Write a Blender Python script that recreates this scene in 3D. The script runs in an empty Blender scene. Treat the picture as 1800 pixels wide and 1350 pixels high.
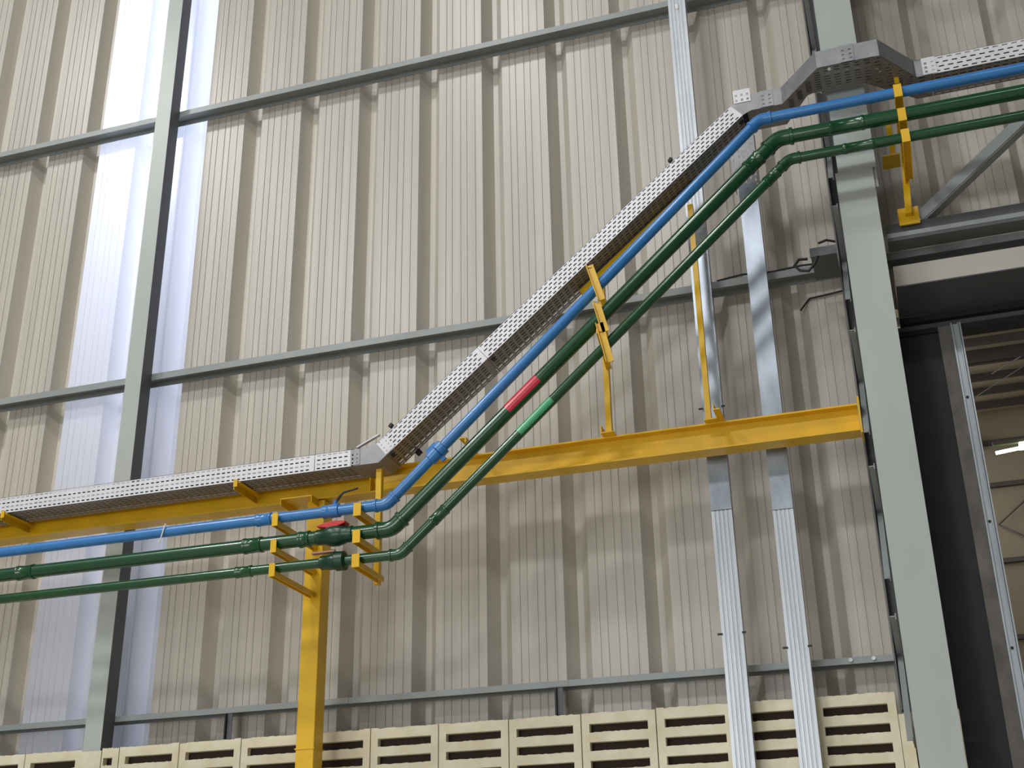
import bpy, bmesh, math, random
from mathutils import Vector, Matrix

random.seed(7)
scn = bpy.context.scene
COL = scn.collection

# ------------------------------------------------------------------ camera
cam_d = bpy.data.cameras.new('camera')
cam = bpy.data.objects.new('camera', cam_d)
COL.objects.link(cam)
cam_d.sensor_width = 36.0
cam_d.lens = 44.807
cam_d.clip_end = 200
CR = ((0.951051, -0.141124, -0.274930), (0.308521, 0.382316, 0.871005), (-0.017810, -0.913192, 0.407141))
mw = Matrix.Identity(4)
for i in range(3):
    mw[i][0] = CR[i][0]
    mw[i][1] = -CR[i][1]
    mw[i][2] = -CR[i][2]
mw[0][3], mw[1][3], mw[2][3] = 0.0, -6.0, 1.6
cam.matrix_world = mw
scn.camera = cam

# ------------------------------------------------------------------ world, lights, exposure
world = bpy.data.worlds.new('overcast_sky')
scn.world = world
world.use_nodes = True
bg = world.node_tree.nodes['Background']
bg.inputs[0].default_value = (0.78, 0.86, 1.0, 1)
bg.inputs[1].default_value = 4.0

def area(name, loc, size, power, col=(1, 0.96, 0.88), sy=None, rot=(0, 0, 0)):
    l = bpy.data.lights.new(name, 'AREA')
    l.energy = power
    l.color = col
    l.size = size
    if sy:
        l.shape = 'RECTANGLE'
        l.size_y = sy
    o = bpy.data.objects.new(name, l)
    o.location = loc
    o.rotation_euler = rot
    COL.objects.link(o)
    return o

area('high_bay_light', (-3.8, -6.2, 12.0), 0.9, 215, (1, 1, 0.995))
area('high_bay_light', (-8.6, -6.2, 12.0), 0.9, 330, (1, 1, 0.995))
area('high_bay_light', (-3.0, -12.5, 12.0), 1.8, 430, (1, 1, 0.995))
area('high_bay_light', (-8.4, -12.5, 12.0), 1.8, 500, (1, 1, 0.995))
area('high_bay_light', (2.6, -12.5, 12.0), 1.8, 160, (1, 1, 0.995))
area('added_front_fill', (-5.0, -17.7, 3.0), 9.0, 620, (0.97, 0.99, 1.0), 5.0, (math.radians(90), 0, 0))  # added fill from behind the camera, evens the light on the wall
area('annex_light', (5.0, 12.0, 9.0), 1.2, 30, (1, 0.85, 0.6))

scn.view_settings.view_transform = 'Standard'
scn.view_settings.look = 'None'
scn.view_settings.gamma = 1.0
scn.view_settings.use_curve_mapping = False
scn.view_settings.exposure = -0.12
scn.cycles.max_bounces = 7
scn.cycles.diffuse_bounces = 4
scn.cycles.use_denoising = True

# ------------------------------------------------------------------ materials
def lin(c):
    return tuple(((v / 255.0) / 12.92 if v / 255.0 <= 0.04045 else ((v / 255.0 + 0.055) / 1.055) ** 2.4) for v in c)

def mat(name, rgb, rough=0.5, metal=0.0, var=0.0, scale=(4, 4, 4), bump=0.0, bscale=60.0, spec=0.5, rgb2=None, coat=0.0):
    m = bpy.data.materials.new(name)
    m.use_nodes = True
    nt = m.node_tree
    b = nt.nodes['Principled BSDF']
    c = lin(rgb)
    b.inputs['Base Color'].default_value = (*c, 1)
    b.inputs['Roughness'].default_value = rough
    b.inputs['Metallic'].default_value = metal
    b.inputs['Specular IOR Level'].default_value = spec
    b.inputs['Coat Weight'].default_value = coat
    b.inputs['Coat Roughness'].default_value = 0.15
    if var or bump:
        tc = nt.nodes.new('ShaderNodeTexCoord')
        mp = nt.nodes.new('ShaderNodeMapping')
        mp.inputs['Scale'].default_value = scale
        nt.links.new(tc.outputs['Object'], mp.inputs[0])
    if var:
        n = nt.nodes.new('ShaderNodeTexNoise')
        n.inputs['Scale'].default_value = 1.0
        n.inputs['Detail'].default_value = 5
        nt.links.new(mp.outputs[0], n.inputs['Vector'])
        r = nt.nodes.new('ShaderNodeValToRGB')
        c2 = lin(rgb2) if rgb2 else tuple(v * (1 - var) for v in c)
        c1 = c if rgb2 else tuple(min(1, v * (1 + var * 0.6)) for v in c)
        r.color_ramp.elements[0].position = 0.32
        r.color_ramp.elements[1].position = 0.68
        r.color_ramp.elements[0].color = (*c2, 1)
        r.color_ramp.elements[1].color = (*c1, 1)
        nt.links.new(n.outputs['Fac'], r.inputs[0])
        nt.links.new(r.outputs[0], b.inputs['Base Color'])
    if bump:
        n2 = nt.nodes.new('ShaderNodeTexNoise')
        n2.inputs['Scale'].default_value = bscale
        n2.inputs['Detail'].default_value = 3
        nt.links.new(tc.outputs['Object'], n2.inputs['Vector'])
        bp = nt.nodes.new('ShaderNodeBump')
        bp.inputs['Strength'].default_value = bump
        bp.inputs['Distance'].default_value = 0.004
        nt.links.new(n2.outputs['Fac'], bp.inputs['Height'])
        nt.links.new(bp.outputs[0], b.inputs['Normal'])
    return m

M = {}
M['sheet'] = mat('beige_coated_sheet', (194, 188, 178), 0.34, 0.0, 0.10, (22, 4, 0.5), 0, spec=0.6)
M['girt'] = mat('grey_painted_steel', (150, 156, 156), 0.38, 0.0, 0.10, (3, 3, 3))
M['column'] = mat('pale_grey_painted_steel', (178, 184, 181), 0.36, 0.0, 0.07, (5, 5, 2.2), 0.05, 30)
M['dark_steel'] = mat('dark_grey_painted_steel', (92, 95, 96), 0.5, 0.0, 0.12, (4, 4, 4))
M['yellow'] = mat('yellow_painted_steel', (232, 184, 20), 0.34, 0.0, 0.10, (7, 7, 7), 0.08, 40)
M['blue'] = mat('blue_painted_pipe', (56, 128, 196), 0.26, 0.0, 0.08, (6, 6, 6), 0.06, 30, coat=0.3)
M['green'] = mat('dark_green_painted_pipe', (14, 74, 39), 0.2, 0.0, 0.12, (6, 6, 6), 0.06, 30, coat=0.5)
M['green_dark'] = mat('dark_green_valve_paint', (16, 62, 42), 0.3, 0.0, 0.1, (9, 9, 9), 0.2, 60)
M['tray'] = mat('bright_galvanised_sheet', (224, 224, 229), 0.42, 0.15, 0.06, (9, 9, 9))
M['tray_dull'] = mat('dull_galvanised_sheet', (150, 152, 156), 0.4, 0.55, 0.16, (14, 14, 14))
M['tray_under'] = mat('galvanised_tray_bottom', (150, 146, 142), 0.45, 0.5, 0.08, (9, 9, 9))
M['duct'] = mat('galvanised_duct_steel', (196, 202, 208), 0.36, 0.45, 0.14, (16, 16, 2))
M['duct_smooth'] = mat('smooth_galvanised_steel', (168, 178, 190), 0.3, 0.6, 0.3, (10, 10, 4))
M['block'] = mat('cream_painted_concrete', (236, 229, 204), 0.8, 0.0, 0.10, (9, 9, 9), 0.5, 70, rgb2=(222, 212, 182))
M['plaster'] = mat('cream_plaster', (206, 196, 160), 0.85, 0.0, 0.08, (3, 3, 3), 0.3, 40)
M['concrete'] = mat('grey_concrete_floor', (186, 182, 172), 0.5, 0.0, 0.15, (1, 1, 1))
M['interior'] = mat('light_grey_wall_sheet', (150, 148, 142), 0.6)
M['black'] = mat('black_rubber', (22, 22, 24), 0.5)
M['door_dark'] = mat('charcoal_door_curtain', (46, 48, 54), 0.6, 0.0, 0.35, (2, 2, 1.2), 0.25, 5)
M['jamb'] = mat('mottled_jamb_concrete', (128, 124, 120), 0.75, 0.0, 0.3, (14, 14, 8), 0.3, 40)
M['lintel'] = mat('pale_lintel_board', (205, 200, 192), 0.6, 0.0, 0.06, (2, 2, 2))
M['soffit_shade'] = mat('painted_underside_shade', (84, 84, 86), 0.5)  # shade under the lintel, put into the colour
M['red'] = mat('red_handle_plastic', (206, 50, 52), 0.4)
M['red_label'] = mat('red_marker_sticker', (206, 42, 66), 0.25, coat=0.4)
M['green_label'] = mat('light_green_marker_sticker', (70, 168, 116), 0.25, coat=0.4)
M['white'] = mat('white_plastic', (235, 235, 232), 0.4)
M['pink'] = mat('faded_red_handle', (178, 128, 112), 0.5)
M['annex_wall'] = mat('brown_cladding', (132, 116, 88), 0.7, 0.0, 0.06, (0.6, 0.6, 0.3))  # plain brown, slightly uneven, for the next hall's walls
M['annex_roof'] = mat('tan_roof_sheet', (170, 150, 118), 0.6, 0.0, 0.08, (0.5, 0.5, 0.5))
M['annex_steel'] = mat('dark_brown_purlin', (70, 60, 48), 0.6)  # one even dark brown for the next hall's steel
M['ground'] = mat('outdoor_ground', (140, 140, 140), 0.9)

def emit(name, rgb, s):
    m = bpy.data.materials.new(name)
    m.use_nodes = True
    b = m.node_tree.nodes['Principled BSDF']
    b.inputs['Emission Color'].default_value = (*lin(rgb), 1)
    b.inputs['Emission Strength'].default_value = s
    return m
M['tube_glow'] = emit('glowing_tube', (205, 255, 190), 9.0)

def translucent_mat():
    m = bpy.data.materials.new('translucent_polycarbonate')
    m.use_nodes = True
    nt = m.node_tree
    nt.nodes.clear()
    out = nt.nodes.new('ShaderNodeOutputMaterial')
    tr = nt.nodes.new('ShaderNodeBsdfTranslucent')
    tr.inputs[0].default_value = (0.80, 0.82, 0.94, 1)
    df = nt.nodes.new('ShaderNodeBsdfDiffuse')
    df.inputs[0].default_value = (0.92, 0.91, 0.94, 1)
    gl = nt.nodes.new('ShaderNodeBsdfGlossy')
    gl.inputs['Roughness'].default_value = 0.22
    gl.inputs[0].default_value = (0.9, 0.9, 0.95, 1)
    m1 = nt.nodes.new('ShaderNodeMixShader')
    m1.inputs[0].default_value = 0.5
    m2 = nt.nodes.new('ShaderNodeMixShader')
    m2.inputs[0].default_value = 0.10
    nt.links.new(tr.outputs[0], m1.inputs[1])
    nt.links.new(df.outputs[0], m1.inputs[2])
    nt.links.new(m1.outputs[0], m2.inputs[1])
    nt.links.new(gl.outputs[0], m2.inputs[2])
    nt.links.new(m2.outputs[0], out.inputs[0])
    return m
M['translucent'] = translucent_mat()

# ------------------------------------------------------------------ mesh helpers
V = Vector

class MB:
    def __init__(s):
        s.v = []
        s.f = []
        s.smooth = False
    def add(s, vs, fs):
        n = len(s.v)
        s.v += [tuple(v) for v in vs]
        s.f += [tuple(i + n for i in f) for f in fs]
        return s
    def box(s, x0, x1, y0, y1, z0, z1):
        vs = [(x, y, z) for x in (x0, x1) for y in (y0, y1) for z in (z0, z1)]
        return s.add(vs, [(0, 1, 3, 2), (4, 6, 7, 5), (0, 4, 5, 1), (2, 3, 7, 6), (0, 2, 6, 4), (1, 5, 7, 3)])
    def obox(s, o, a, b, c):
        o, a, b, c = V(o), V(a), V(b), V(c)
        vs = [o + a * i + b * j + c * k for i in (0, 1) for j in (0, 1) for k in (0, 1)]
        return s.add(vs, [(0, 1, 3, 2), (4, 6, 7, 5), (0, 4, 5, 1), (2, 3, 7, 6), (0, 2, 6, 4), (1, 5, 7, 3)])
    def bar(s, p0, p1, w, h, side=(0, 1, 0)):
        p0, p1 = V(p0), V(p1)
        d = (p1 - p0)
        u = V(side).normalized()
        n = d.cross(u).normalized()
        return s.obox(p0 - u * w / 2 - n * h / 2, d, u * w, n * h)
    def prism(s, pts, vec):
        n = len(pts)
        vec = V(vec)
        vs = [V(p) for p in pts] + [V(p) + vec for p in pts]
        fs = [tuple(range(n)), tuple(range(2 * n - 1, n - 1, -1))]
        fs += [(i, i + n, (i + 1) % n + n, (i + 1) % n) for i in range(n)]
        return s.add(vs, fs)
    def sweep(s, path, r, seg=20, cap=True):
        path = [V(p) for p in path]
        rr = r if isinstance(r, (list, tuple)) else [r] * len(path)
        t0 = (path[1] - path[0]).normalized()
        up = V((0, 1, 0)) if abs(t0.y) < 0.9 else V((0, 0, 1))
        a = t0.cross(up).normalized()
        vs = []
        for i, p in enumerate(path):
            if i == 0:
                t = t0
            elif i == len(path) - 1:
                t = (path[i] - path[i - 1]).normalized()
            else:
                t = ((path[i + 1] - path[i]).normalized() + (path[i] - path[i - 1]).normalized()).normalized()
            a = (a - t * a.dot(t)).normalized()
            b = t.cross(a)
            for k in range(seg):
                q = 2 * math.pi * k / seg
                vs.append(p + (a * math.cos(q) + b * math.sin(q)) * rr[i])
        fs = []
        for i in range(len(path) - 1):
            for k in range(seg):
                k2 = (k + 1) % seg
                fs.append((i * seg + k, i * seg + k2, (i + 1) * seg + k2, (i + 1) * seg + k))
        if cap:
            fs.append(tuple(range(seg - 1, -1, -1)))
            n = (len(path) - 1) * seg
            fs.append(tuple(range(n, n + seg)))
        s.smooth = True
        return s.add(vs, fs)
    def cyl(s, p0, p1, r, seg=20):
        return s.sweep([p0, p1], r, seg)
    def build(s, name, m, parent=None, bevel=0.0):
        me = bpy.data.meshes.new(name)
        me.from_pydata(s.v, [], s.f)
        bm = bmesh.new()
        bm.from_mesh(me)
        bmesh.ops.recalc_face_normals(bm, faces=bm.faces)
        if s.smooth:
            for f in bm.faces:
                f.smooth = len(f.verts) <= 4
            for e in bm.edges:
                if len(e.link_faces) == 2 and e.calc_face_angle(0) > 0.7:
                    e.smooth = False
        bm.to_mesh(me)
        bm.free()
        me.materials.append(m)
        o = bpy.data.objects.new(name, me)
        COL.objects.link(o)
        if parent:
            o.parent = parent
            o.matrix_parent_inverse = parent.matrix_world.inverted()
        if bevel:
            md = o.modifiers.new('bevel', 'BEVEL')
            md.width = bevel
            md.segments = 2
            md.limit_method = 'ANGLE'
        return o

def empty(name, loc=(0, 0, 0)):
    o = bpy.data.objects.new(name, None)
    o.location = loc
    o.matrix_world = Matrix.Translation(loc)
    o.empty_display_size = 0.1
    COL.objects.link(o)
    return o

def tag(o, label=None, cat=None, group=None, kind=None):
    if label: o['label'] = label
    if cat: o['category'] = cat
    if group: o['group'] = group
    if kind: o['kind'] = kind
    return o

def struct(o, label, cat=None):
    return tag(o, label, cat or 'structure', None, 'structure')

# ------------------------------------------------------------------ wall_back : ribbed cladding panels
PITCH = 0.406
FACE = 0.276
PX0 = -4.762                 # left edge of the translucent panel
def profile(x0, n=2):
    pts = []
    for k in range(n):
        a = x0 + k * PITCH
        pts.append((a, 0.0))
        for g in range(1, 6):
            c = a + FACE * g / 6.0 + (0.004 if g % 2 else -0.003)
            lift = 0.0
            pts += [(c - 0.0042, lift), (c - 0.002, 0.0042), (c + 0.002, 0.0042), (c + 0.0042, 0.0)]
        # a faint swage between the grooves
        pts.append((a + FACE, 0.0))
        pts += [(a + FACE + 0.050, 0.075), (a + FACE + 0.080, 0.075)]
    pts.append((x0 + n * PITCH, 0.0))
    return pts

wall = empty('wall_back', (0, 0.04, 0))
struct(wall, 'tall wall of beige ribbed metal cladding panels', 'wall')
def panel(i, z0, z1, m=None, label=None):
    x0 = PX0 + i * 2 * PITCH
    pts = profile(x0)
    mb = MB()
    n = len(pts)
    vs = [(x, y, z0) for x, y in pts] + [(x, y, z1) for x, y in pts]
    mb.add(vs, [(j, j + 1, j + 1 + n, j + n) for j in range(n - 1)])
    o = mb.build('cladding_panel' if m is None else 'translucent_panel', m or M['sheet'], wall)
    if label: o['label'] = label
    return o
for i in range(-6, 14):
    if i == 0:
        panel(i, 0.1, 13.0, M['translucent'], 'milky translucent ribbed daylight panel between the beige ones')
    elif i <= 5:
        panel(i, 0.1, 13.0)
    else:
        panel(i, 4.50, 13.0)
XL, XR = PX0 - 12 * PITCH, PX0 + 28 * PITCH

# hall shell
struct(MB().box(XL - 2, XR + 2, -18, 0.2, -0.2, 0).build('floor', M['concrete']), 'grey concrete floor of the hall', 'floor')
struct(MB().box(XL - 0.2, XR + 0.2, -18, 0.12, 13.0, 13.15).build('ceiling', M['interior']), 'pale sheet roof over the hall', 'ceiling')
struct(MB().box(XL - 0.2, XL, -18, 0.1, 0, 13.0).build('wall_left', M['interior']), 'plain grey side wall of the hall', 'wall')
struct(MB().box(XR, XR + 0.2, -18, 0.1, 0, 13.0).build('wall_right', M['dark_steel']), 'plain dark side wall of the hall', 'wall')
struct(MB().box(XL - 0.2, XR + 0.2, -18.2, -18, 0, 13.0).build('wall_front', M['interior']), 'plain grey wall behind the camera', 'wall')
struct(MB().box(-40, 40, 0.3, 60, -0.3, -0.2).build('ground', M['ground']), 'open yard outside the wall', 'ground')
struct(MB().box(-30, -0.6, 1.7, 1.9, -0.2, 5.6).build('added_sky_blocker', M['ground']), 'unseen added wall that dims the lower translucent panel', 'wall')  # added out of view to block sky from the translucent panel's lower part

# ------------------------------------------------------------------ wall_bottom : slotted breeze blocks
low = empty('wall_bottom', (0, -0.16, 0))
struct(low, 'low wall of cream slotted concrete breeze blocks', 'wall')
def breeze_block(x0, x1, ztop, rows=4, solid_left=0.036, solid_right=0.036):
    y0, y1 = -0.2, -0.165
    h = 0.356
    mb = MB()
    g = 0.0025
    a, b = x0 + g, x1 - g
    z0 = ztop - h
    mb.box(a, a + solid_left, y0, y1, z0, ztop + random.uniform(-.003, .004))
    mb.box(b - solid_right, b, y0, y1, z0, ztop + random.uniform(-.003, .004))
    xa, xb = a + solid_left, b - solid_right
    nseg = 20
    tops = [ztop] + [ztop - 0.048 - 0.082 * k - 0.038 for k in range(rows)]
    for k, t in enumerate(tops):
        bot = (t - 0.048) if k == 0 else (t - 0.044)
        if k == rows: bot = z0
        amp = 0.0017 if k else 0.0022
        prof_t = [t + random.uniform(-amp, amp) for _ in range(nseg + 1)]
        for s_ in range(nseg):
            u0, u1 = xa + (xb - xa) * s_ / nseg, xa + (xb - xa) * (s_ + 1) / nseg
            # ragged cast top edge, louvre-like slope towards the back
            vs = [(u0, y0, bot), (u1, y0, bot), (u1, y1, bot + 0.0), (u0, y1, bot + 0.0),
                  (u0, y0, prof_t[s_]), (u1, y0, prof_t[s_ + 1]), (u1, y1, t), (u0, y1, t)]
            mb.add(vs, [(0, 3, 2, 1), (4, 5, 6, 7), (0, 1, 5, 4), (2, 3, 7, 6), (1, 2, 6, 5), (3, 0, 4, 7)])
    return mb.build('breeze_block', M['block'], low)
for row in range(2):
    zt = 2.598 - row * 0.36
    x = -0.128
    k = 0
    while x > -3.97:
        breeze_block(x - 0.3505, x, zt)
        x -= 0.3505
        k += 1
    breeze_block(-4.088, x, zt, 4, 0.010, 0.036)
    x = -4.205
    for k in range(5):
        breeze_block(x - 0.3505, x, zt)
        x -= 0.3505
o = MB().box(-4.205, -4.088, -0.205, -0.12, 1.88, 2.588).build('pier', M['block'], low)
o['label'] = 'cream concrete pier under the grey post'
def corner_pier():
    mb = MB()
    n = 7
    for i in range(n):
        z0 = 1.5 + (2.5 - 1.5) * i / n
        z1 = 1.5 + (2.5 - 1.5) * (i + 1) / n
        w0, w1 = [0.055 - 0.010 * ((z - 2.2) / 0.3) + random.uniform(-.004, .004) if z > 2.2 else 0.058 for z in (z0, z1)]
        vs = [(-0.128, -0.205, z0), (-0.128 + w0, -0.205, z0), (-0.128 + w0, -0.12, z0), (-0.128, -0.12, z0),
              (-0.128, -0.205, z1), (-0.128 + w1, -0.205, z1), (-0.128 + w1, -0.12, z1), (-0.128, -0.12, z1)]
        mb.add(vs, [(0, 3, 2, 1), (4, 5, 6, 7), (0, 1, 5, 4), (2, 3, 7, 6), (1, 2, 6, 5), (3, 0, 4, 7)])
    return mb
o = corner_pier().build('pier', M['block'], low)
o['label'] = 'rough cream mortar pier against the column'
MB().box(-0.066, 0.12, -0.24, -0.12, 0, 2.50).build('pier', M['block'], low)
MB().box(XL, 0.12, -0.2, -0.12, 0, 1.876).build('plaster_base', M['plaster'], low)

M['slot_shade'] = mat('painted_slot_shade', (58, 46, 40), 0.9)  # shade inside the block slots, painted as dark brown
MB().box(XL, -0.13, -0.160, -0.120, 1.0, 2.56).build('shade_backing', M['slot_shade'], low)  # sheet added behind the slots so they stay dark

# ------------------------------------------------------------------ girts
def girt(x0, x1, z, a, label, lip=0.0):
    """cold-formed C section laid flat and open downwards; z = bottom edge"""
    r = empty('wall_girt', ((x0 + x1) / 2, -0.05, z))
    tag(r, label, 'beam')
    t = 0.004
    MB().box(x0, x1, -0.100, -0.002, z + a - t, z + a).build('web', M['girt'], r)
    MB().box(x0, x1, -0.104, -0.100, z, z + a).build('front_flange', M['girt'], r)
    MB().box(x0, x1, -0.006, -0.002, z, z + a - t).build('back_flange', M['girt'], r)
    return r
girt(XL, XR, 6.610, 0.038, 'highest grey steel girt crossing the top of the cladding')
girt(XL, XR, 4.726, 0.040, 'middle grey steel girt crossing behind the diagonal pipes')
g3 = girt(XL, -0.115, 2.747, 0.030, 'lowest grey steel girt just above the breeze blocks')
for x in (-2.80, -1.66, -0.62):
    MB().box(x - 0.05, x + 0.05, -0.106, -0.104, 2.750, 2.775).build('splice_plate', M['girt'], g3)
for x in (-0.30, -0.20):
    MB().cyl((x, -0.104, 2.764), (x, -0.112, 2.764), 0.009, 10).build('bolt', M['duct'], g3)
def stub(x, label):
    r = empty('girt_stub', (x, -0.09, 2.6))
    tag(r, label, 'steel stub', None)
    MB().box(x - 0.016, x - 0.008, -0.115, -0.06, 2.45, 2.745).build('web', M['black'], r)
    MB().box(x - 0.008, x + 0.02, -0.10, -0.096, 2.45, 2.745).build('flange', M['dark_steel'], r)
stub(-3.42, 'short dark steel stub under lowest girt, left of the yellow post')
stub(-1.66, 'short dark steel stub under lowest girt, mid-wall right of yellow post')

# ------------------------------------------------------------------ left grey post
r = empty('wall_post', (-4.145, -0.15, 2.59))
tag(r, 'tall grey steel post in front of the translucent panel', 'post')
mb = MB()
x0, x1, y0, y1, z0, z1 = -4.202, -4.096, -0.205, -0.105, 2.588, 12.98
mb.box(x0, x1, y0, y0 + 0.004, z0, z1)
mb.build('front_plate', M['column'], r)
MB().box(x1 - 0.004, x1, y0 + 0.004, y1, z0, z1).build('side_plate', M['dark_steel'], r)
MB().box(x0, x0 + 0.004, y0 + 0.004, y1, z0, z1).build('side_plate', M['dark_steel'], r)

# ------------------------------------------------------------------ truss column
r = empty('truss_column', (0.02, -0.35, 0))
tag(r, 'wide pale grey lattice column left of the doorway', 'column')
def chan(mb, x0, x1, yf, yb, z0, z1, t=0.006):
    mb.box(x0, x1, yf, yf + t, z0, z1)
    mb.box(x0, x0 + t, yf + t, yb, z0, z1)
    mb.box(x1 - t, x1, yf + t, yb, z0, z1)
    return mb
chan(MB(), -0.0645, 0.108, -0.62, -0.54, 0, 4.96).build('front_chord', M['column'], r)
chan(MB(), -0.050, 0.126, -0.62, -0.54, 4.96, 12.95).build('front_chord', M['column'], r)
MB().box(0.108, 0.124, -0.600, -0.585, 4.86, 5.05).build('splice_plate', M['column'], r)
mb = MB()
mb.box(-0.112, 0.10, -0.118, -0.112, 2.52, 12.95)
mb.box(-0.112, -0.106, -0.19, -0.118, 2.52, 12.95)
mb.box(0.094, 0.10, -0.19, -0.118, 2.52, 12.95)
mb.build('back_chord', M['dark_steel'], r)
zz = 2.52 - 0.18
k = 0
while zz < 12.2:
    for sx in (-0.088, 0.085):
        a = V((sx, -0.56, zz)); b = V((sx, -0.14, zz + 0.42)); c = V((sx, -0.56, zz + 0.50))
        if b.z > 2.55:
            m1 = MB(); m1.bar(a, b, 0.022, 0.004, (1, 0, 0)); m1.bar(a + V((0.012, 0, 0)), b + V((0.012, 0, 0)), 0.004, 0.028, (1, 0, 0))
            m1.build('lacing_bar', M['girt'], r)
            m1 = MB(); m1.bar(b, c, 0.022, 0.004, (1, 0, 0)); m1.bar(b + V((0.012, 0, 0)), c + V((0.012, 0, 0)), 0.004, 0.028, (1, 0, 0))
            m1.build('lacing_bar', M['girt'], r)
    zz += 0.66

# ------------------------------------------------------------------ door_1 : lintel, track, dark leaf, guide
d1 = empty('door_1', (1.5, 0.0, 0))
struct(d1, 'tall doorway to the next hall with pale lintel', 'door')
MB().box(0.135, XR, -0.36, 0.0, 4.446, 4.552).build('lintel', M['lintel'], d1)
o = MB().box(0.135, XR, -0.36, -0.022, 4.440, 4.446).build('soffit_shade', M['soffit_shade'], d1)  # thin sheet added to carry the painted shade of the underside
o['label'] = 'lintel underside with its shade painted in as dark grey'
MB().box(0.135, XR, -0.02, 0.08, 4.405, 4.436).build('track', M['black'], d1)
MB().box(0.115, XR, 0.00, 0.10, 4.345, 4.372).build('track', M['black'], d1)
MB().box(0.115, XR, 0.02, 0.12, 4.372, 4.405).build('track_liner', M['dark_steel'], d1)
MB().box(0.07, 0.306, 0.012, 0.05, 0, 4.37).build('door_leaf', M['door_dark'], d1)
MB().box(0.306, 0.366, -0.002, 0.05, 0, 4.37).build('jamb', M['jamb'], d1)
mb = MB()
mb.box(0.366, 0.373, -0.03, 0.03, 0, 4.37)
mb.box(0.373, 0.398, -0.008, 0.03, 0, 4.37)
mb.box(0.398, 0.402, -0.028, 0.03, 0, 4.37)
mb.box(0.406, 0.413, -0.025, 0.03, 0, 4.37)
mb.box(0.402, 0.406, -0.002, 0.03, 0, 4.37)
mb.build('guide_rail', M['duct'], d1)
for z in (2.25, 2.78, 3.36, 3.98):
    MB().cyl((0.386, -0.008, z), (0.386, -0.012, z), 0.007, 10).build('bolt', M['black'], d1)
MB().box(4.2, XR, -0.05, 0.05, 0, 4.44).build('side_infill', M['plaster'], d1)

# ------------------------------------------------------------------ annex (next hall seen through the doorway)
def roof_z(y): return 8.57 + 0.15 * y
rf = empty('ceiling_annex', (4, 10, 8.5))
struct(rf, 'tan sloping roof of the next hall with dark purlins', 'ceiling')
mb = MB()
mb.add([(0.0, 0.2, roof_z(0.2)), (12, 0.2, roof_z(0.2)), (12, 20.2, roof_z(20.2)), (0.0, 20.2, roof_z(20.2)),
        (0.0, 0.2, roof_z(0.2) + 0.1), (12, 0.2, roof_z(0.2) + 0.1), (12, 20.2, roof_z(20.2) + 0.1), (0.0, 20.2, roof_z(20.2) + 0.1)],
       [(0, 3, 2, 1), (4, 5, 6, 7), (0, 1, 5, 4), (2, 3, 7, 6), (1, 2, 6, 5), (3, 0, 4, 7)])
mb.build('roof_sheet', M['annex_roof'], rf)
for y, h in ((12.6, 0.12), (14.35, 0.12), (15.1, 0.2), (15.95, 0.03), (16.75, 0.13), (17.86, 0.13), (19.05, 0.13)):
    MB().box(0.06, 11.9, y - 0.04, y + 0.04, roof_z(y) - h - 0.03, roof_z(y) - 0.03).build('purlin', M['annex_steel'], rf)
for (xa, ya, xb, yb) in ((1.2, 19.0, 3.2, 14.0), (1.9, 16.2, 3.1, 13.6)):
    MB().sweep([(xa, ya, roof_z(ya) - 0.2), (xb, yb, roof_z(yb) - 0.2)], 0.012, 8).build('tie_rod', M['annex_steel'], rf)
wf = empty('wall_annex', (4, 20, 0))
struct(wf, 'brown far wall of the next hall with dark girts', 'wall')
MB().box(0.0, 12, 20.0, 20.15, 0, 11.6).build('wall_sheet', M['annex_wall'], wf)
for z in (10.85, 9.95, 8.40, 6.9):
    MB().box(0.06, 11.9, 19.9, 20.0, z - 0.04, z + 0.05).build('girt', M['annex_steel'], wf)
for p, q in (((1.82, 19.88, 9.12), (2.9, 19.88, 9.95)), ((1.82, 19.88, 9.12), (2.9, 19.88, 8.42))):
    MB().sweep([p, q], 0.018, 8).build('tie_rod', M['annex_steel'], wf)
MB().box(1.55, 1.80, 19.80, 19.9, 10.75, 11.0).build('junction_box', M['annex_steel'], wf)
struct(MB().box(0.0, 0.1, 0.2, 20, 0, 8.6).build('wall_annex_left', M['annex_wall']), 'side wall of the next hall, left', 'wall')
struct(MB().box(11.9, 12, 0.2, 20, 0, 8.6).build('wall_annex_right', M['annex_wall']), 'side wall of the next hall, right', 'wall')
struct(MB().box(0.0, 12, 0.2, 20, -0.15, 0.0).build('floor_annex', M['concrete']), 'floor of the next hall', 'floor')
r = empty('tube_lamp', (1.9, 12, 7.95))
tag(r, 'glowing greenish white tube lamp hanging in the next hall', 'lamp')
MB().sweep([(1.40, 12, 7.86), (2.2, 12, 7.94)], 0.025, 10).build('tube', M['tube_glow'], r)
MB().box(1.72, 1.98, 11.94, 12.06, 7.88, 7.96).build('lamp_head', M['tube_glow'], r)
MB().box(1.38, 2.22, 11.97, 12.03, 7.97, 8.02).build('housing', M['annex_steel'], r)

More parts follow.
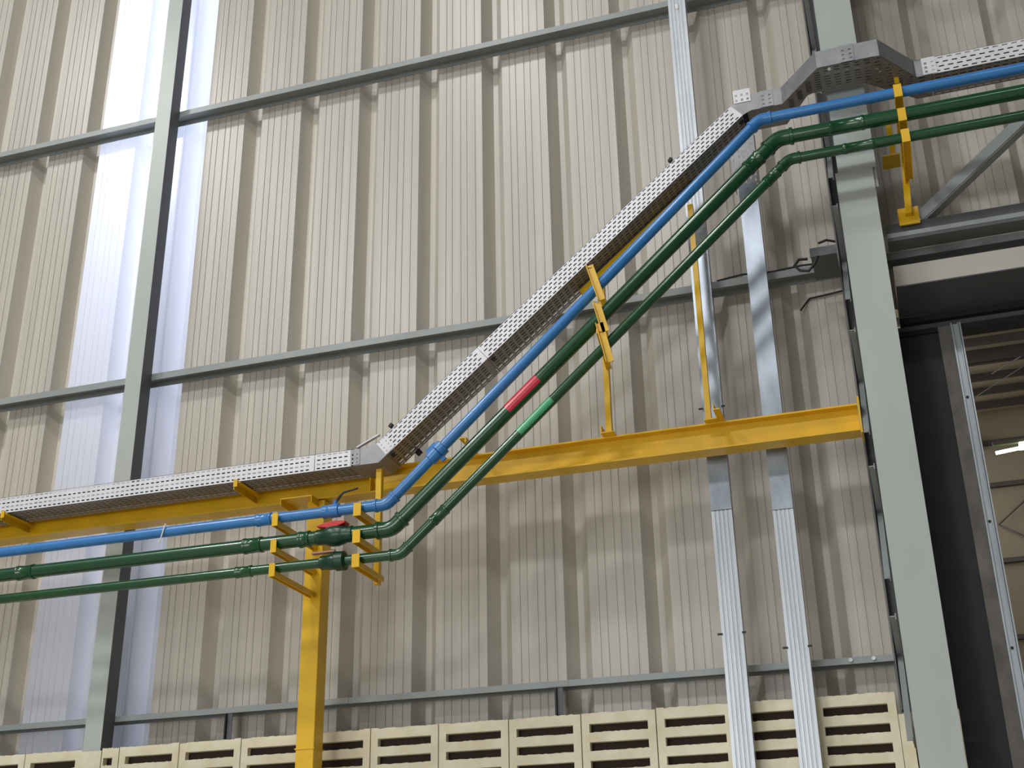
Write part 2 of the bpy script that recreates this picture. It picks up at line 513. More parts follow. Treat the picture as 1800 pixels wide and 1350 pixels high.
# ------------------------------------------------------------------ truss over the doorway
r = empty('door_truss', (1.5, -0.45, 4.66))
tag(r, 'grey steel truss over the doorway lintel', 'truss')
mb = MB()
mb.box(0.128, XR, -0.450, -0.444, 4.676, 4.728)
mb.box(0.128, XR, -0.444, -0.36, 4.722, 4.728)
mb.build('bottom_chord', M['dark_steel'], r)
MB().box(0.128, XR, -0.468, -0.450, 4.648, 4.672).build('chord_lip', M['girt'], r)
MB().box(0.128, XR, -0.468, -0.362, 4.630, 4.646).build('chord_lip', M['dark_steel'], r)
def angle(p, q, name='diagonal'):
    p, q = V(p), V(q)
    mb = MB()
    d = (q - p)
    n = V((-d.z, 0, d.x)).normalized()
    mb.obox(p, d, (0, -0.005, 0), n * 0.05)
    mb.obox(p, d, (0, 0.07, 0), n * -0.006)
    return mb.build(name, M['girt'], r)
angle((0.300, -0.44, 4.730), (2.61, -0.44, 6.60))
angle((2.61, -0.44, 6.60), (4.90, -0.44, 4.730))
MB().box(0.128, XR, -0.46, -0.39, 6.60, 6.66).build('top_chord', M['girt'], r)
# stub of the chord on the left side of the column
r2 = empty('bracket_stub', (-0.17, -0.45, 4.64))
tag(r2, 'dark grey channel stub left of the lattice column with black cables', 'bracket')
mb = MB()
mb.box(-0.235, -0.112, -0.455, -0.44, 4.625, 4.672)
mb.box(-0.235, -0.112, -0.44, -0.13, 4.665, 4.672)
mb.build('channel', M['dark_steel'], r2)
MB().sweep([(-0.19, -0.46, 4.69), (-0.15, -0.46, 4.70), (-0.11, -0.45, 4.69)], 0.006, 8).build('clip', M['black'], r2)
c = MB().sweep([(-0.20, -0.46, 4.62), (-0.215, -0.47, 4.58), (-0.25, -0.46, 4.55), (-0.29, -0.45, 4.565), (-0.315, -0.44, 4.60), (-0.29, -0.45, 4.625), (-0.25, -0.46, 4.615)], 0.007, 8).build('cable', M['black'])
tag(c, 'looped black cable hanging from the dark channel stub', 'cable')
c = MB().sweep([(-0.335, -0.012, 4.57), (-0.31, -0.012, 4.60), (-0.284, -0.012, 4.63), (-0.20, -0.012, 4.636), (-0.112, -0.012, 4.645)], 0.005, 8).build('cable', M['black'])
tag(c, 'thin bent black wire against the cladding left of the column', 'cable')

c = MB().sweep([(-0.735, -0.09, 4.775), (-0.60, -0.088, 4.790), (-0.45, -0.09, 4.776), (-0.30, -0.088, 4.786), (-0.14, -0.09, 4.776)], 0.0055, 8).build('cable', M['black'])
tag(c, 'thin black cable lying on the middle girt beside the ducts', 'cable')

# ------------------------------------------------------------------ vertical galvanised ducts
def duct(x0, x1, ztop, label, seams):
    r = empty('cable_duct', ((x0 + x1) / 2, -0.255, 0))
    tag(r, label, 'duct')
    y0, y1 = -0.285, -0.235
    w = x1 - x0
    zs = [(0.0, True)] + seams + [(ztop, True)]
    for (a, ridged), (b, _) in zip(zs[:-1], zs[1:]):
        pts = [(x0, y1), (x0, y0)]
        if ridged:
            for g in range(1, 5):
                c = x0 + w * g / 5.0
                pts += [(c - 0.004, y0), (c - 0.0015, y0 + 0.0035), (c + 0.0015, y0 + 0.0035), (c + 0.004, y0)]
        pts += [(x1, y0), (x1, y1)]
        MB().prism([(x, y, a + 0.0015) for x, y in pts], (0, 0, b - a - 0.003)).build('duct_section', M['duct'] if ridged else M['duct_smooth'], r)
    return r
rl = duct(-0.838, -0.742, 12.9, 'left galvanised vertical duct running full height', [(3.47, False), (5.05, True)])
rr_ = duct(-0.556, -0.462, 5.20, 'right galvanised vertical duct ending under the raised pipes', [(3.44, False)])
for rt, x0, x1, z in ((rl, -0.838, -0.742, 3.985), (rl, -0.838, -0.742, 2.885), (rr_, -0.556, -0.462, 2.80)):
    MB().box(x0 - 0.018, x0 + 0.004, -0.292, -0.286, z, z + 0.008).build('tie', M['black'], rt)
    MB().box(x1 - 0.004, x1 + 0.014, -0.292, -0.286, z, z + 0.008).build('tie', M['black'], rt)
# white stickers on the ducts
MB().box(-0.50, -0.475, -0.2875, -0.2855, 3.78, 3.83).build('sticker', M['white'], rr_)
MB().box(-0.80, -0.782, -0.2875, -0.2855, 6.42, 6.455).build('sticker', M['white'], rl)
# perforated elbow on top of the right duct
def perf(mb, o, U, W, N, L, H, rows, pitch, sl, sh, stagger=True, end=0.012):
    """sheet in the plane U,W with rows of real slots; N*thickness"""
    o, U, W, N = V(o), V(U).normalized(), V(W).normalized(), V(N)
    n = max(1, int((L - 2 * end) / pitch))
    cells = H / rows
    z = 0.0
    for r_ in range(rows):
        zc = (r_ + 0.5) * cells
        mb.obox(o + W * z, U * L, W * (zc - sh / 2 - z), N)
        z = zc + sh / 2
        off = end + (pitch / 2 if (stagger and r_ % 2) else 0)
        cur = 0.0
        while off + sl < L - end * 0.5:
            mb.obox(o + U * cur + W * (zc - sh / 2), U * (off - cur), W * sh, N)
            cur = off + sl
            off += pitch
        mb.obox(o + U * cur + W * (zc - sh / 2), U * (L - cur), W * sh, N)
    mb.obox(o + W * z, U * L, W * (H - z), N)
    return mb
mb = MB()
perf(mb, (-0.575, -0.285, 5.20), (0, 0, 1), (1, 0, 0), (0, 0.002, 0), 0.34, 0.125, 5, 0.034, 0.019, 0.007)
mb.box(-0.575, -0.573, -0.283, -0.2, 5.20, 5.54)
mb.box(-0.452, -0.450, -0.283, -0.2, 5.20, 5.54)
mb.build('perforated_riser', M['tray_dull'], rr_)

# ------------------------------------------------------------------ yellow frame
bm_ = empty('yellow_beam', (-2.5, -0.4, 3.715))
tag(bm_, 'long yellow painted I-beam running along the wall to the column', 'beam')
x0, x1 = -7.4, -0.115
MB().box(x0, x1, -0.45, -0.35, 3.838, 3.846).build('top_flange', M['yellow'], bm_)
MB().box(x0, x1, -0.45, -0.35, 3.716, 3.724).build('bottom_flange', M['yellow'], bm_)
MB().box(x0, x1, -0.405, -0.397, 3.724, 3.838).build('web', M['yellow'], bm_)
MB().box(-0.112, -0.104, -0.462, -0.34, 3.70, 3.875).build('end_plate', M['yellow'], bm_)
MB().box(-2.515, -2.509, -0.447, -0.405, 3.724, 3.838).build('stiffener', M['yellow'], bm_)
for x in (-4.55, -3.155):
    mb = MB()
    mb.box(x - 0.018, x + 0.018, -0.640, -0.45, 3.786, 3.790)
    mb.box(x - 0.018, x - 0.014, -0.640, -0.405, 3.752, 3.786)
    mb.build('tray_arm', M['yellow'], bm_)
    MB().box(x - 0.018, x + 0.004, -0.646, -0.640, 3.765, 3.803).build('arm_lip', M['yellow'], bm_)
for x in (-1.955,):
    mb = MB()
    mb.box(x - 0.018, x + 0.018, -0.62, -0.45, 3.868, 3.873)
    mb.box(x + 0.012, x + 0.018, -0.62, -0.45, 3.846, 3.868)
    mb.build('tray_arm', M['yellow'], bm_)

pst = empty('yellow_post', (-2.80, -0.4, 0))
tag(pst, 'yellow square steel post standing under the yellow beam', 'post')
mb = MB(); mb.box(-2.852, -2.758, -0.45, -0.352, 0, 3.672); mb.build('upright', M['yellow'], pst, 0.004)
MB().box(-2.856, -2.754, -0.454, -0.348, 2.485, 2.491).build('base_seam', M['yellow'], pst)
mb = MB()
mb.box(-2.965, -2.795 + 0.004, -0.53, -0.33, 3.708, 3.714)
mb.box(-2.965, -2.961, -0.53, -0.33, 3.676, 3.708)
mb.box(-2.795, -2.791, -0.53, -0.33, 3.676, 3.708)
mb.build('cap_channel', M['yellow'], pst)
MB().box(-2.852, -2.758, -0.45, -0.352, 3.672, 3.708).build('cap_packer', M['yellow'], pst)

def arm(parent, x0, x1, yf, yb, ztop, th=0.026, lip=0.062, wide=True):
    """U arm, open upwards lip at the front; ztop is what the pipe rests on"""
    mb = MB()
    mb.box(x0, x1, yf, yb, ztop - 0.005, ztop)
    mb.box(x0, x0 + 0.004, yf, yb, ztop - th, ztop - 0.005)
    mb.box(x1 - 0.004, x1, yf, yb, ztop - th, ztop - 0.005)
    a = mb.build('arm', M['yellow'], parent)
    MB().box(x0, x1, yf - 0.006, yf, ztop - th, ztop - th + lip).build('end_lip', M['yellow'], a)
    return a
ZB, ZG, ZS = 3.4755, 3.346, 3.2315       # rest heights, lower run
for zt in (ZB, ZG, ZS):
    arm(pst, -2.816, -2.786, -0.87, -0.45, zt)
hg = empty('pipe_hanger', (-2.39, -0.575, 3.21))
tag(hg, 'yellow hanger with three arms under the tray, right of yellow post', 'pipe bracket')
MB().box(-2.416, -2.388, -0.59, -0.56, 3.20, 3.78).build('hanger_bar', M['yellow'], hg)
for zt in (ZB, ZG, ZS):
    arm(hg, -2.398, -2.360, -0.87, -0.59, zt)
# mid stand on the beam carrying the diagonal run
ms = empty('pipe_stand', (-1.26, -0.43, 3.846))
tag(ms, 'yellow stand on beam carrying the middle of the diagonal pipes', 'pipe bracket')
MB().box(-1.278, -1.250, -0.475, -0.445, 3.85, 4.66).build('upright', M['yellow'], ms)
mb = MB(); mb.box(-1.30, -1.235, -0.50, -0.36, 3.8465, 3.852); mb.box(-1.30, -1.294, -0.50, -0.42, 3.852, 3.885)
mb.build('foot', M['yellow'], ms)

# ------------------------------------------------------------------ pipes
YP = -0.83
PB = dict(r=0.0255, z0=3.502, z1=5.199, xa=-2.250, xb=-0.371)
PG = dict(r=0.0330, z0=3.380, z1=5.074, xa=-2.222, xb=-0.298)
PS = dict(r=0.0235, z0=3.256, z1=4.950, xa=-2.176, xb=-0.256)
def diag(p, x): return p['z0'] + (p['z1'] - p['z0']) * (x - p['xa']) / (p['xb'] - p['xa'])

def fillet(a, c, b, rad, n=8):
    a, b, c = V(a), V(b), V(c)
    u, w = (a - c).normalized(), (b - c).normalized()
    ang = u.angle(w)
    t = rad / math.tan(ang / 2)
    p0, p1 = c + u * t, c + w * t
    ctr = c + (u + w).normalized() * (rad / math.sin(ang / 2))
    out = []
    e0, e1 = p0 - ctr, p1 - ctr
    tot = e0.angle(e1)
    for i in range(n + 1):
        s = i / n
        out.append(ctr + (e0 * math.sin((1 - s) * tot) + e1 * math.sin(s * tot)) / math.sin(tot))
    return out, t

def pipe(name, p, m, label):
    r = empty(name, (p['xa'], YP, p['z0']))
    tag(r, label, 'pipe')
    A = V((-7.4, YP, p['z0'])); B = V((p['xa'], YP, p['z0'])); Cc = V((p['xb'], YP, p['z1'])); D = V((6.0, YP, p['z1']))
    rad = p['r'] * 2.6
    f1, t = fillet(A, B, Cc, rad)
    f2, t = fillet(B, Cc, D, rad)
    R = p['r']
    MB().cyl(A, f1[0], R, 24).build('pipe_run', m, r)
    MB().cyl(f1[-1], f2[0], R, 24).build('pipe_run', m, r)
    MB().cyl(f2[-1], D, R, 24).build('pipe_run', m, r)
    for f, d0, d1 in ((f1, (A - B).normalized(), (Cc - B).normalized()), (f2, (B - Cc).normalized(), (D - Cc).normalized())):
        ext = R * 1.2
        path = [f[0] + d0 * ext] + f + [f[-1] + d1 * ext]
        e = MB().sweep(path, R * 1.13, 24).build('elbow', m, r)
        for q, dd in ((f[0] + d0 * ext, d0), (f[-1] + d1 * ext, d1)):
            MB().sweep([q - dd * R * 0.5, q - dd * R * 0.4, q, q + dd * R * 0.05], [R * 1.13, R * 1.27, R * 1.27, R * 1.1], 24).build('collar', m, e)
    return r

def coupling(parent, p, x, length, m, kr=1.16, seg='flat'):
    R = p['r']
    if seg == 'low': c = V((x, YP, p['z0'])); d = V((1, 0, 0))
    elif seg == 'high': c = V((x, YP, p['z1'])); d = V((1, 0, 0))
    else:
        c = V((x, YP, diag(p, x))); d = V((p['xb'] - p['xa'], 0, p['z1'] - p['z0'])).normalized()
    a = c - d * length / 2
    q = length
    path = [a, a + d * 0.003, a + d * 0.014, a + d * 0.017, a + d * (q - 0.017), a + d * (q - 0.014), a + d * (q - 0.003), a + d * q]
    rr = [R * 1.02, R * (kr + .07), R * (kr + .07), R * kr, R * kr, R * (kr + .07), R * (kr + .07), R * 1.02]
    return MB().sweep(path, rr, 24).build('coupling', m, parent)

blue = pipe('water_pipe', PB, M['blue'], 'slender bright blue pipe, topmost of the three pipes')
big = pipe('water_pipe', PG, M['green'], 'thick dark green pipe between the blue and the thinner green one')
small = pipe('water_pipe', PS, M['green'], 'thin dark green pipe, lowest of the three pipes')

coupling(blue, PB, -2.88, 0.085, M['blue'], seg='low')
coupling(blue, PB, -2.55, 0.05, M['blue'], 1.2, seg='low')
coupling(big, PG, -2.93, 0.10, M['green'], 1.10, seg='low')
coupling(big, PG, -2.66, 0.06, M['green'], 1.12, seg='low')
coupling(big, PG, -0.42, 0.09, M['green'], 1.10, seg='diag')
coupling(big, PG, 0.02, 0.16, M['green'], 1.04, seg='high')
coupling(big, PG, -4.20, 0.10, M['green'], 1.08, seg='low')
coupling(small, PS, -2.97, 0.09, M['green'], 1.12, seg='low')
coupling(small, PS, -1.99, 0.09, M['green'], 1.10, seg='diag')
coupling(small, PS, -0.345, 0.08, M['green'], 1.10, seg='diag')
coupling(small, PS, 0.06, 0.14, M['green'], 1.03, seg='high')

# blue valve with black lever
v = MB()
v.sweep([(-2.535, YP, 3.502), (-2.532, YP, 3.502), (-2.490, YP, 3.502), (-2.487, YP, 3.502)], [0.026, 0.033, 0.033, 0.026], 12)
v.sweep([(-2.512, YP, 3.53), (-2.512, YP, 3.552)], 0.011, 10)
v = v.build('ball_valve', M['blue'], blue)
MB().sweep([(-2.505, YP, 3.550), (-2.49, YP, 3.572), (-2.472, YP, 3.588), (-2.40, YP, 3.600)], [0.006, 0.006, 0.005, 0.005], 8).build('lever_handle', M['black'], v)
# blue union on the diagonal
u = V((PB['xb'] - PB['xa'], 0, PB['z1'] - PB['z0'])).normalized()
c0 = V((-2.005, YP, diag(PB, -2.005)))
v = MB()
v.sweep([c0 - u * .045, c0 - u * .042, c0 + u * .005, c0 + u * .010], [0.027, 0.032, 0.032, 0.027], 20)
v.sweep([c0 + u * .010, c0 + u * .012, c0 + u * .045, c0 + u * .048], [0.028, 0.037, 0.037, 0.027], 10)
v = v.build('union', M['blue'], blue)
n = V((-u.z, 0, u.x))
MB().obox(c0 + n * 0.03 - u * 0.03, u * 0.06, V((0, 0.012, 0)), n * 0.022).build('lug', M['blue'], v)
MB().obox(c0 - n * 0.052 - u * 0.01, u * 0.025, V((0, 0.012, 0)), n * 0.022).build('lug', M['blue'], v)
# big green ball valve with red lever
v = MB()
v.sweep([(-2.60, YP, 3.38), (-2.595, YP, 3.38), (-2.56, YP, 3.38), (-2.545, YP, 3.38), (-2.52, YP, 3.38), (-2.49, YP, 3.38), (-2.465, YP, 3.38), (-2.45, YP, 3.38), (-2.415, YP, 3.38), (-2.41, YP, 3.38)],
        [0.032, 0.037, 0.037, 0.044, 0.050, 0.050, 0.044, 0.038, 0.038, 0.032], 22)
v.sweep([(-2.505, YP, 3.39), (-2.505, YP, 3.412)], 0.014, 12)
v = v.build('ball_valve', M['green_dark'], big)
h = MB()
h.prism([(-2.592, YP - 0.03, 3.424), (-2.535, YP - 0.03, 3.414), (-2.515, YP - 0.03, 3.408), (-2.495, YP - 0.03, 3.414), (-2.448, YP - 0.03, 3.430), (-2.446, YP - 0.03, 3.440), (-2.50, YP - 0.03, 3.446), (-2.55, YP - 0.03, 3.440), (-2.592, YP - 0.03, 3.430)], (0, 0.055, 0))
h.build('lever_handle', M['red'], v, 0.003)
# small green valve : bulky union nut, pinkish lever
v = MB()
v.sweep([(-2.575, YP, 3.256), (-2.57, YP, 3.256), (-2.535, YP, 3.256), (-2.53, YP, 3.256), (-2.50, YP, 3.256), (-2.495, YP, 3.256)], [0.026, 0.034, 0.034, 0.038, 0.038, 0.03], 10)
v.sweep([(-2.498, YP, 3.256), (-2.494, YP, 3.256), (-2.452, YP, 3.256), (-2.448, YP, 3.256)], [0.036, 0.046, 0.046, 0.034], 12)
v.sweep([(-2.515, YP, 3.285), (-2.515, YP, 3.312)], 0.012, 10)
v = v.build('ball_valve', M['green_dark'], small)
MB().box(-2.62, -2.50, YP - 0.014, YP + 0.012, 3.300, 3.309).build('lever_handle', M['pink'], v, 0.003)

# stickers wrapped on the pipes
def wrap(parent, p, xa, xb, a0, a1, m, name, label):
    R = p['r'] + 0.0012
    d = V((p['xb'] - p['xa'], 0, p['z1'] - p['z0'])).normalized()
    nn = V((-d.z, 0, d.x)); ff = V((0, -1, 0))
    A = V((xa, YP, diag(p, xa))); B = V((xb, YP, diag(p, xb)))
    mb = MB(); N = 10
    vs = []
    for q in (A, B):
        for rr in (R, R - 0.0011):
            for i in range(N + 1):
                t = math.radians(a0 + (a1 - a0) * i / N)
                vs.append(q + (nn * math.sin(t) + ff * math.cos(t)) * rr)
    k = N + 1
    fs = []
    for i in range(N):
        fs.append((i, i + 1, i + 1 + 2 * k, i + 2 * k))
        fs.append((i + k, i + 3 * k, i + 1 + 3 * k, i + 1 + k))
        fs.append((i, i + k, i + 1 + k, i + 1))
        fs.append((i + 2 * k, i + 1 + 2 * k, i + 1 + 3 * k, i + 3 * k))
    mb.add(vs, fs)
    mb.smooth = True
    o = mb.build(name, m, parent)
    o['label'] = label
    return o
wrap(big, PG, -1.652, -1.500, -42, 78, M['red_label'], 'marker_sticker', 'red marker sticker on the thick green pipe')
wrap(small, PS, -1.600, -1.440, -50, 62, M['green_label'], 'marker_sticker', 'light green marker sticker on the thin green pipe')
z = MB()
z.sweep([(-3.405, YP - 0.027, 3.535), (-3.42, YP - 0.03, 3.47), (-3.43, YP - 0.03, 3.44)], 0.0035, 6)
z.build('cable_tie', M['white'], blue)

# stand arms that carry the diagonal run (arms sit just under each pipe)
XM = -1.235
def diag_arm(parent, t, bt, w=0.034, dz=0.0):
    """tall tilted front plate from t down to bt (x, z), with the arm running back to the upright"""
    t, bt = V((t[0], -0.876, t[1])), V((bt[0], -0.876, bt[1]))
    d = bt - t
    W = V((-d.z, 0, d.x)).normalized() * w
    mb = MB()
    q = bt - d.normalized() * 0.004
    back = V((-1.262 - t.x, 0.406, 0))
    mb.obox(t + V((0, 0, -0.012 - dz)), V((0.028, 0, 0)), back, V((0, 0, 0.004)))
    mb.obox(t + V((0, 0, -0.008 - dz)), V((0.004, 0, 0)), back, V((0, 0, 0.018)))
    a = mb.build('arm', M['yellow'], parent)
    mb = MB()
    mb.obox(t, W, V((0, 0.006, 0)), d)
    mb.obox(t, W.normalized() * 0.004, V((0, -0.016, 0)), d)
    mb.build('end_plate', M['yellow'], a)
    return a
diag_arm(ms, (-1.240, 4.541), (-1.189, 4.350))
diag_arm(ms, (-1.215, 4.336), (-1.180, 4.185), dz=-0.015)
diag_arm(ms, (-1.207, 4.233), (-1.166, 4.030), dz=0.034)
# rail under the diagonal tray and the right upright
TS = 0.826
def tz(x): return 3.795 + TS * (x + 2.385)
rail = MB()
rail.bar((-1.36, -0.50, tz(-1.36) - 0.035), (-0.73, -0.50, tz(-0.73) - 0.035), 0.04, 0.03, (0, 1, 0))
rail = rail.build('tray_rail', M['yellow'], ms)
ts = empty('tray_stand', (-0.78, -0.45, 3.846))
tag(ts, 'tall thin yellow stand on beam beside the left galvanised duct', 'pipe bracket')
MB().box(-0.800, -0.774, -0.47, -0.445, 3.85, 5.03).build('upright', M['yellow'], ts)
MB().box(-0.806, -0.745, -0.49, -0.42, 3.8465, 3.853).build('foot', M['yellow'], ts)
mb = MB(); mb.box(-0.744, -0.714, -0.60, -0.40, 3.8465, 3.852); mb.box(-0.744, -0.740, -0.60, -0.40, 3.852, 3.880)
mb.build('cleat', M['yellow'], ts)

# right hanger standing on the truss chord
rh = empty('pipe_stand', (0.24, -0.46, 4.70))
tag(rh, 'yellow stand right of the column on a square base plate', 'pipe bracket')
MB().box(0.193, 0.286, -0.480, -0.470, 4.700, 4.790).build('base_plate', M['yellow'], rh)
MB().prism([(0.224, -0.515, 4.74), (0.254, -0.515, 4.74), (0.302, -0.515, 5.36), (0.272, -0.515, 5.36)], (0, 0.034, 0)).build('upright', M['yellow'], rh)
for p in (PB, PG, PS):
    arm(rh, 0.248, 0.284, -0.87, -0.515, p['z1'] - p['r'] - 0.001, 0.026, 0.068)
a = arm(rh, 0.268, 0.290, -0.665, -0.5, 5.385, 0.02, 0.035)
rk = empty('tray_stand', (0.22, -0.3, 5.15))
tag(rk, 'shaded yellow bracket behind the pipes, right of the column', 'pipe bracket')
MB().box(0.208, 0.232, -0.36, -0.335, 5.15, 5.385).build('upright', M['yellow'], rk)
MB().box(0.165, 0.25, -0.40, -0.28, 5.142, 5.150).build('foot', M['yellow'], rk)

# ------------------------------------------------------------------ cable tray
tr = empty('cable_tray', (-2.4, -0.54, 3.795))
tag(tr, 'perforated galvanised cable tray rising diagonally above the pipes', 'cable tray')
YF, YB = -0.635, -0.453
HS = 0.088
def section(p0, p1, name, mside, label=None, rows=4, h=HS, stag=True, side_perf=True, bot_perf=True, parts=True, pitch=0.034):
    """p0,p1 : front bottom edge.  Tray direction may turn in plan or in elevation."""
    p0, p1 = V(p0), V(p1)
    d = (p1 - p0); L = d.length; U = d.normalized()
    if abs(U.z) > 0.01:
        W = V((-U.z, 0, U.x)); back = V((0, 1, 0))
    else:
        W = V((0, 0, 1)); back = V((-U.y, U.x, 0))
    wd = YB - YF
    s = empty(name, tuple(p0))
    s.parent = tr
    s.matrix_parent_inverse = tr.matrix_world.inverted()
    if label: s['label'] = label
    mb = MB()
    if side_perf: perf(mb, p0, U, W, back * 0.0018, L, h, rows, pitch, pitch * 0.6, 0.0068 if rows < 5 else 0.0062, stag)
    else: mb.obox(p0, U * L, W * h, back * 0.0018)
    mb.obox(p0 + W * h - W * 0.0018, U * L, W * 0.0018, back * 0.014)
    mb.build('side_wall', mside, s)
    mb = MB()
    mb.obox(p0 + back * (wd - 0.0018), U * L, W * h, back * 0.0018)
    mb.build('side_wall', mside, s)
    mb = MB()
    if bot_perf: perf(mb, p0 + back * 0.002, U, back, W * 0.0018, L, wd - 0.004, 7, 0.038, 0.026, 0.0085, False)
    else: mb.obox(p0 + back * 0.002, U * L, back * (wd - 0.004), W * 0.0018)
    mb.build('bottom', M['tray_under'], s)
    return s
ZL, ZU = 3.795, 5.402
XA = -2.385
XBt = XA + (ZU - ZL) / TS            # upper corner on the bottom edge
XBt = -0.440
# lower horizontal lengths
section((-7.4, YF, ZL), (-5.30, YF, ZL), 'straight_section', M['tray'], None, stag=False, pitch=0.0295)
section((-5.297, YF, ZL), (-2.732, YF, ZL), 'straight_section', M['tray'], None, stag=False, pitch=0.0295)
section((-2.729, YF, ZL), (-2.52, YF, ZL), 'straight_section', M['tray'], None, stag=False, pitch=0.0295)
# elbow piece (plain) between horizontal and diagonal
du = V((XBt - XA, 0, ZU - ZL)).normalized(); dn = V((-du.z, 0, du.x))
e = empty('elbow_section', (XA, YF, ZL)); e.parent = tr; e.matrix_parent_inverse = tr.matrix_world.inverted()
e['label'] = 'plain galvanised elbow piece at the foot of the diagonal'
mb = MB()
P0 = V((-2.53, YF, ZL)); P1 = V((XA, YF, ZL)); P2 = P1 + du * 0.055
P3 = P2 + dn * HS; P4 = V((-2.44, YF, ZL + 0.088)); P5 = V((-2.53, YF, ZL + HS))
mb.prism([P0, P1, P2, P3, P4, P5], (0, 0.0018, 0))
mb.build('side_wall', M['tray_dull'], e)
mb = MB()
mb.obox(V((-2.52, YF + .002, ZL)), V((2.52 + XA, 0, 0)), V((0, YB - YF - .004, 0)), V((0, 0, .0018)))
mb.obox(P1 + V((0, .002, 0)), du * 0.06, V((0, YB - YF - .004, 0)), dn * .0018)
mb.build('bottom', M['tray_under'], e)
mb = MB(); q = V((-2.50, YF - 0.0005, ZL + HS + 0.004)); q2 = P2 + dn * (HS + 0.022) + V((0, -.0005, 0)) + du * 0.04
mb.bar(q, q2, 0.02, 0.006); mb.build('top_strip', M['tray'], e)
# splice plate over the elbow joint
mb = MB(); perf(mb, (-2.535, YF - 0.0025, ZL + 0.004), (0, 0, 1), (1, 0, 0), (0, 0.0018, 0), HS - 0.008, 0.05, 2, 0.021, 0.009, 0.008, False, 0.006)
mb.build('splice_plate', M['tray_dull'], e)
mb = MB(); perf(mb, P2 - du * 0.002 + V((0, -0.0025, 0)) + dn * 0.003, dn, du, (0, 0.0018, 0), HS - 0.006, 0.06, 2, 0.021, 0.009, 0.008, False, 0.006)
mb.build('splice_plate', M['tray'], e)
# diagonal
Pd0 = P2; Pd1 = V((XBt, YF, ZU)) - du * 0.03
L = (Pd1 - Pd0).length
mid = Pd0 + du * (L * 0.28)
section(Pd0, mid - du * .001, 'straight_section', M['tray'], rows=5)
section(mid + du * .001, Pd1, 'straight_section', M['tray'], rows=5)
for t in (0.0, 0.28, 0.985):
    pp = Pd0 + du * (L * t + 0.02)
    mb = MB(); mb.bar(pp + V((0, 0.03, 0)) - dn * 0.004, pp + V((0, 0.05, 0)) - dn * 0.004, 0.02, 0.012, tuple(du))
    mb.build('bolt', M['black'], tr)
for pp in (Pd0 + du * 0.10 + dn * (HS + 0.012), Pd0 + du * 2.02 + dn * (HS + 0.010)):
    MB().bar(pp + V((0, 0.0, 0)), pp + du * 0.022 + dn * 0.006, 0.02, 0.014).build('bolt', M['black'], tr)
pp = P2 + du * 0.10 + V((0, YB - YF, 0)) - dn * 0.012
MB().bar(pp, pp + du * 0.03, 0.02, 0.022).build('bolt', M['black'], tr)
# top : perforated reducer end, plain elbow, offset around the column
TOP = 0.096
mb = MB()
e = empty('elbow_section', (XBt, YF, ZU)); e.parent = tr; e.matrix_parent_inverse = tr.matrix_world.inverted()
e['label'] = 'dull grey elbow piece at the head of the diagonal'
A0 = V((XBt, YF, ZU)) - du * 0.03
A1 = V((XBt + 0.02, YF, ZU))
mb.prism([A0, A1, V((-0.265, YF, ZU)), V((-0.265, YF, ZU + TOP)), V((-0.42, YF, ZU + TOP)), A0 + dn * HS], (0, 0.0018, 0))
mb.build('side_wall', M['tray_dull'], e)
MB().obox(V((XBt, YF + .002, ZU)), V((-0.265 - XBt, 0, 0)), V((0, YB - YF - .004, 0)), V((0, 0, .0018))).build('bottom', M['tray_under'], e)
mb = MB(); perf(mb, (-0.500, YF - 0.003, ZU + 0.055), (0, 0, 1), (1, 0, 0), (0, 0.0018, 0), 0.078, 0.085, 3, 0.030, 0.013, 0.011, False, 0.008)
mb.build('splice_plate', M['tray'], e)
mb = MB(); perf(mb, (-0.372, YF - 0.003, ZU + 0.002), (0, 0, 1), (1, 0, 0), (0, 0.0018, 0), TOP, 0.065, 2, 0.024, 0.013, 0.012, False, 0.008)
mb.build('splice_plate', M['tray_dull'], e)
# offset (hump) in plan
F = [(-0.265, YF), (-0.075, -0.862), (0.212, -0.862), (0.372, YF)]
B_ = [(-0.265, YB), (-0.135, -0.672), (0.132, -0.672), (0.372, YB)]
e = empty('offset_section', (0.07, -0.8, ZU)); e.parent = tr; e.matrix_parent_inverse = tr.matrix_world.inverted()
e['label'] = 'dull grey offset piece stepping round the column'
mb = MB()
for P, off in ((F, 0.0018), (B_, -0.0018)):
    for a, b in zip(P[:-1], P[1:]):
        a, b = V((a[0], a[1], ZU)), V((b[0], b[1], ZU))
        mb.obox(a, b - a, V((0, off, 0)), V((0, 0, TOP)))
mb.build('side_wall', M['tray_dull'], e)
mb = MB()
# slotted bottom plate: clip slot rows to the plan outline
def yfront(x):
    if x < -0.075: return YF + (-0.862 - YF) * (x + 0.265) / 0.19
    if x < 0.212: return -0.862
    return -0.862 + (YF + 0.862) * (x - 0.212) / 0.16
def yback(x):
    if x < -0.135: return YB + (-0.672 - YB) * (x + 0.265) / 0.13
    if x < 0.132: return -0.672
    return -0.672 + (YB + 0.672) * (x - 0.132) / 0.24
xs = [-0.265]
x = -0.235
cols = []
while x < 0.35:
    cols.append((x, x + 0.026)); x += 0.047
cur = -0.265
def quadcol(xa, xb, ya0, ya1, yb0, yb1):
    vs = [(xa, ya0, ZU), (xb, yb0, ZU), (xb, yb1, ZU), (xa, ya1, ZU)]
    mb.prism(vs, (0, 0, 0.0018))
brk = [-0.135, -0.075, 0.132, 0.212]
def solid(xa, xb):
    pts = [xa] + [b for b in brk if xa < b < xb] + [xb]
    for a, b in zip(pts[:-1], pts[1:]):
        quadcol(a, b, yfront(a), yback(a), yfront(b), yback(b))
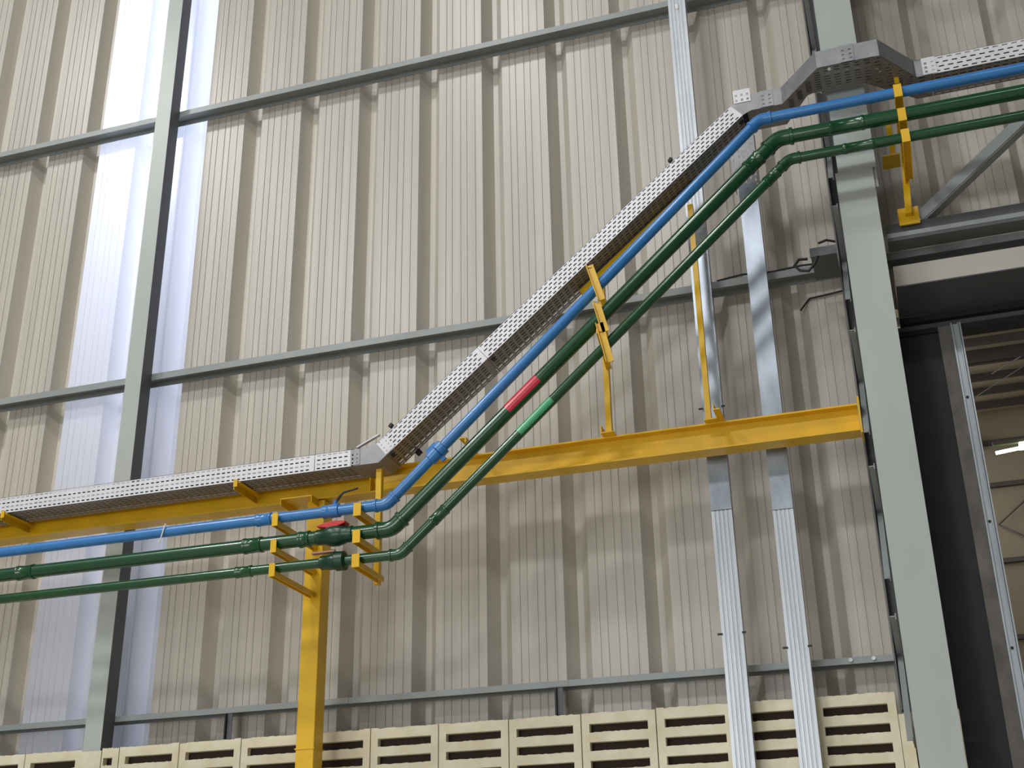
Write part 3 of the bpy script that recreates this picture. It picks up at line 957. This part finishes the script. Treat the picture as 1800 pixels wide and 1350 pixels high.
for (ca, cb) in cols:
    solid(cur, ca)
    n = 8
    ya, yb = max(yfront(ca), yfront(cb)), min(yback(ca), yback(cb))
    quadcol(ca, cb, yfront(ca), ya + 0.012, yfront(cb), ya + 0.012)
    step = (yb - ya - 0.024) / n
    for k in range(n):
        y0 = ya + 0.012 + step * k
        if k < n: quadcol(ca, cb, y0 + 0.007, y0 + step, y0 + 0.007, y0 + step)
    quadcol(ca, cb, yb - 0.012, yback(ca), yb - 0.012, yback(cb))
    cur = cb
solid(cur, 0.372)
mb.build('bottom', M['tray_under'], e)
mb = MB(); perf(mb, (0.035, -0.8655, ZU + 0.002), (0, 0, 1), (1, 0, 0), (0, 0.0018, 0), TOP, 0.065, 2, 0.024, 0.013, 0.012, False, 0.008)
mb.build('splice_plate', M['tray_dull'], e)
MB().cyl((-0.02, -0.84, ZU), (-0.02, -0.84, ZU - 0.006), 0.009, 10).build('bolt', M['white'], e)
section((0.372, YF, ZU), (0.445, YF, ZU), 'elbow_section', M['tray_dull'], 'plain collar piece right of the column', h=TOP, side_perf=False)
mb = MB(); perf(mb, (0.405, YF - 0.003, ZU + 0.002), (0, 0, 1), (1, 0, 0), (0, 0.0018, 0), TOP, 0.065, 2, 0.024, 0.013, 0.012, False, 0.008)
mb.build('splice_plate', M['tray'], tr)
section((0.447, YF, ZU), (3.5, YF, ZU), 'straight_section', M['tray'], None, h=TOP, pitch=0.042)

# black cables filling the tray (too small to pick apart behind the slots)
mb = MB()
for oy, h in ((0.022, 0.024), (0.022, 0.063), (0.062, 0.024), (0.102, 0.024), (0.142, 0.024)):
    y = YF + oy
    lo = [(-7.3, y, ZL + h), (XA - 0.30 * h, y, ZL + h), (XBt - 0.30 * h, y, ZU + h)]
    hump = [(-0.265 + 0.467 * oy, y, ZU + h), (-0.075 + 0.467 * oy, -0.862 + oy, ZU + h), (0.212 - 0.518 * oy, -0.862 + oy, ZU + h), (0.372 - 0.518 * oy, y, ZU + h)]
    hi = [(0.45, y, ZU + h), (3.4, y, ZU + h)]
    if oy < 0.08:
        mb.sweep(lo + hump + hi[1:], 0.0165, 10)
    else:
        yc = -0.738 if oy < 0.12 else -0.696
        mb.sweep(lo + [(-0.285, y, ZU + h), (-0.13, yc, ZU + h), (0.13, yc, ZU + h), (0.375, y, ZU + h)] + hi[1:], 0.0165, 10)
o = mb.build('power_cables', M['black'], tr)
o['kind'] = 'stuff'
o['label'] = 'black power cables lying in the tray'
